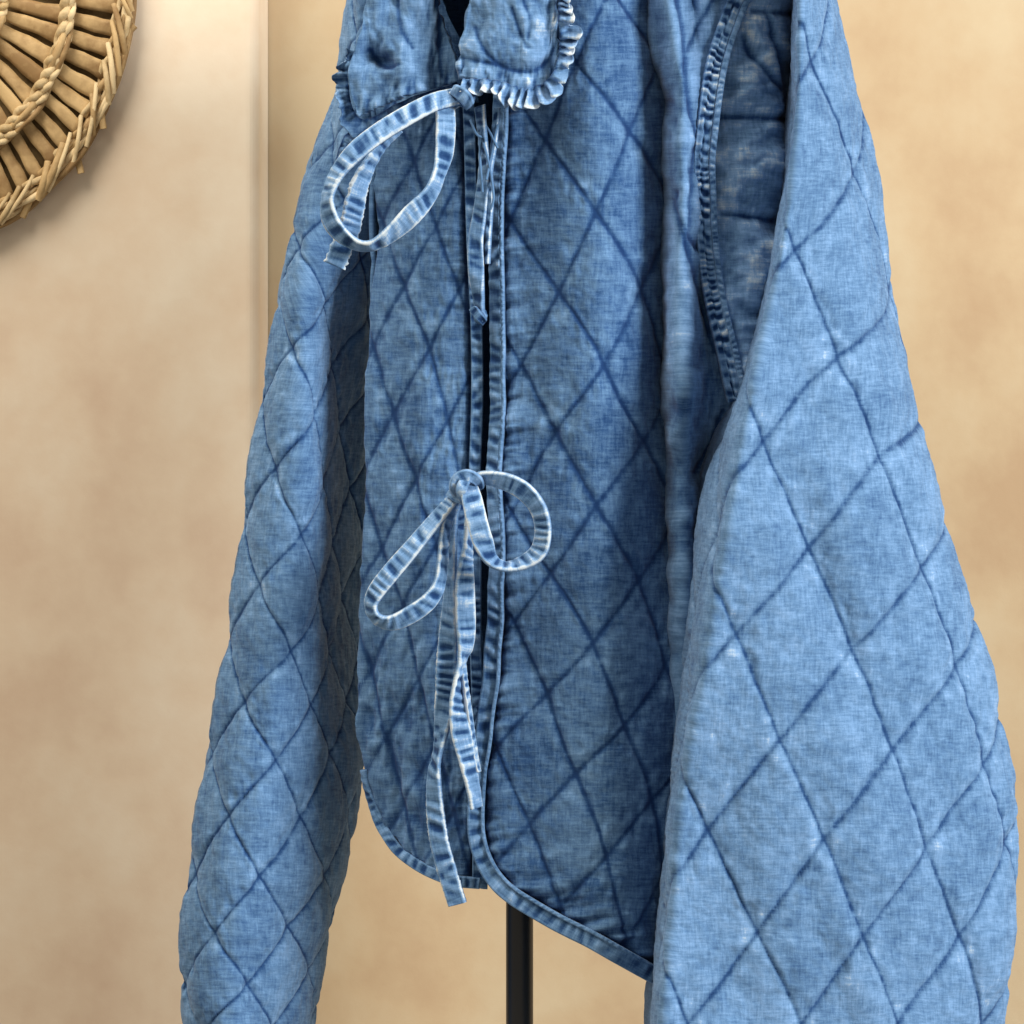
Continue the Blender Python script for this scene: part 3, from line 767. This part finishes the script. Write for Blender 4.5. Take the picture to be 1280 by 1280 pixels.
for i, pts in enumerate(([(596,140),(612,165),(622,185)], [(626,140),(620,165),(614,195),(608,225)], [(602,170),(611,205),(617,245),(613,262)], [(588,150),(596,168),(606,172)], [(604,150),(600,190),(603,240)])):
    q, s = spline(pts, 20)
    P = at(q[:, 0], q[:, 1], -0.020 + 0.002 * np.sin(s / 9 + i))
    tube("loose_thread", P, 0.0008, DENIM, jacket, 6)

# bow
kn = (582, 606)
tie("tie", [(584,604,-0.036,12),(604,597,-0.042,14),(632,602,-0.050,20),(655,614,-0.054,21),(672,634,-0.054,19),(679,660,-0.052,18),(674,688,-0.048,19),(655,703,-0.046,15),(633,709,-0.046,8),
            (614,700,-0.050,14),(604,678,-0.054,24),(596,650,-0.054,25),(590,625,-0.050,24),(585,606,-0.042,20)], 25, 211, "round right loop of the middle bow")
tie("tie", [(580,612,-0.030,10),(562,630,-0.034,14),(540,655,-0.038,17),(515,685,-0.040,20),(490,714,-0.040,22),(470,740,-0.038,20),(464,758,-0.036,14),(472,773,-0.036,12),(490,778,-0.038,18),(515,767,-0.040,21),
            (537,750,-0.040,19),(549,728,-0.038,12),(553,695,-0.036,9),(557,655,-0.034,9),(568,624,-0.030,10)], 23, 213, "long left loop of the middle bow", base=0.06)
tie("tie", [(572,618,-0.026,14),(564,650,-0.022,15),(562,700,-0.018,15),(563,740,-0.018,14),(561,780,-0.018,20),(558,830,-0.018,25),(556,875,-0.018,25),(552,915,-0.018,16),(547,945,-0.018,8),(543,970,-0.018,15),(544,1010,-0.017,21),
            (549,1050,-0.016,23),(560,1092,-0.015,24),(572,1130,-0.015,23)], 25, 215, "longest tail of the bow, reaching the hem", base=0.02, fray=0.06)
tie("tie", [(588,616,-0.044,10),(586,650,-0.040,8),(584,682,-0.034,8),(582,705,-0.030,16),(581,735,-0.028,23),(582,775,-0.026,24),(582,805,-0.025,18),(576,828,-0.024,6),(572,850,-0.024,8),(571,880,-0.024,17),(576,915,-0.025,24),(584,950,-0.026,20),
            (591,985,-0.026,14),(595,1010,-0.026,12)], 25, 218, "twisted shorter tail of the bow", base=0.12)
tie("tie", [(575,800,-0.023,5),(580,850,-0.023,5),(587,900,-0.023,5),(593,945,-0.023,5),(597,965,-0.023,4)], 8, 220, None, base=0.2)
tie("tie", [(580,620,-0.024,14),(578,660,-0.016,16),(577,720,-0.012,15),(574,790,-0.010,14),(572,860,-0.010,13),(570,930,-0.006,12)], 17, 222, None, base=-0.12)
# knot: a tight lump with wraps over it
def lump(name, cx, cy, Y, rx, ry, rz, seed, base, label=None):
    a = np.linspace(0, 2 * np.pi, 48, endpoint=False)[None]; b = np.linspace(0.02, np.pi - 0.02, 30)[:, None]
    r = 1 + 0.16 * np.sin(3 * a + 2 * b + seed) * np.sin(b) + 0.12 * noise(a * 3 + 0 * b, b * 4 + 0 * a, seed)
    X = cx + rx * np.sin(b) * np.cos(a) * r; Z = cy + ry * np.cos(b) * r + 0 * a
    Yy = Y + rz * np.sin(b) * np.sin(a) * r
    cr = np.sin(5 * a + 4 * b + seed)
    o = grid_mesh(name, at(X, Z, Yy), DENIM, None, True, 0.5 * np.clip(-cr, 0, 1), base + 0.25 * np.clip(cr, 0, 1), np.stack([a * 8 + 0 * b, b * 8 + 0 * a], -1) * PX)
    if label: o["label"] = label
    keep(o, jacket)
lump("knot", 582, 607, -0.036, 13, 12, 0.007, 3, 0.05, "small knot of the middle bow")
lump("knot", 580, 123, -0.034, 12, 11, 0.007, 5, -0.05, "small knot of the upper tie under the collar")
tie("wrap", [(572,622,-0.036,8),(568,610,-0.044,12),(572,599,-0.048,14),(584,594,-0.049,14),(597,600,-0.046,12),(602,610,-0.040,8)], 15, 225, base=0.16, edges=(0, 0))
tie("wrap", [(588,596,-0.044,8),(580,604,-0.049,13),(577,614,-0.049,13),(581,624,-0.044,9)], 14, 227, base=0.14, edges=(0, 0))
tie("wrap", [(562,616,-0.034,8),(570,622,-0.040,10),(582,625,-0.040,9),(592,620,-0.034,8)], 11, 229, base=0.05, edges=(0, 0))
tie("wrap", [(568,112,-0.038,12),(580,120,-0.044,15),(588,132,-0.040,12)], 17, 231, base=0.05, edges=(0, 0))
lump("knot", 601, 396, -0.014, 8, 9, 0.004, 9, -0.05)
tie("wrap", [(592,386,-0.016,9),(598,394,-0.019,10),(606,402,-0.016,8)], 11, 233, base=-0.02, edges=(0, 0))
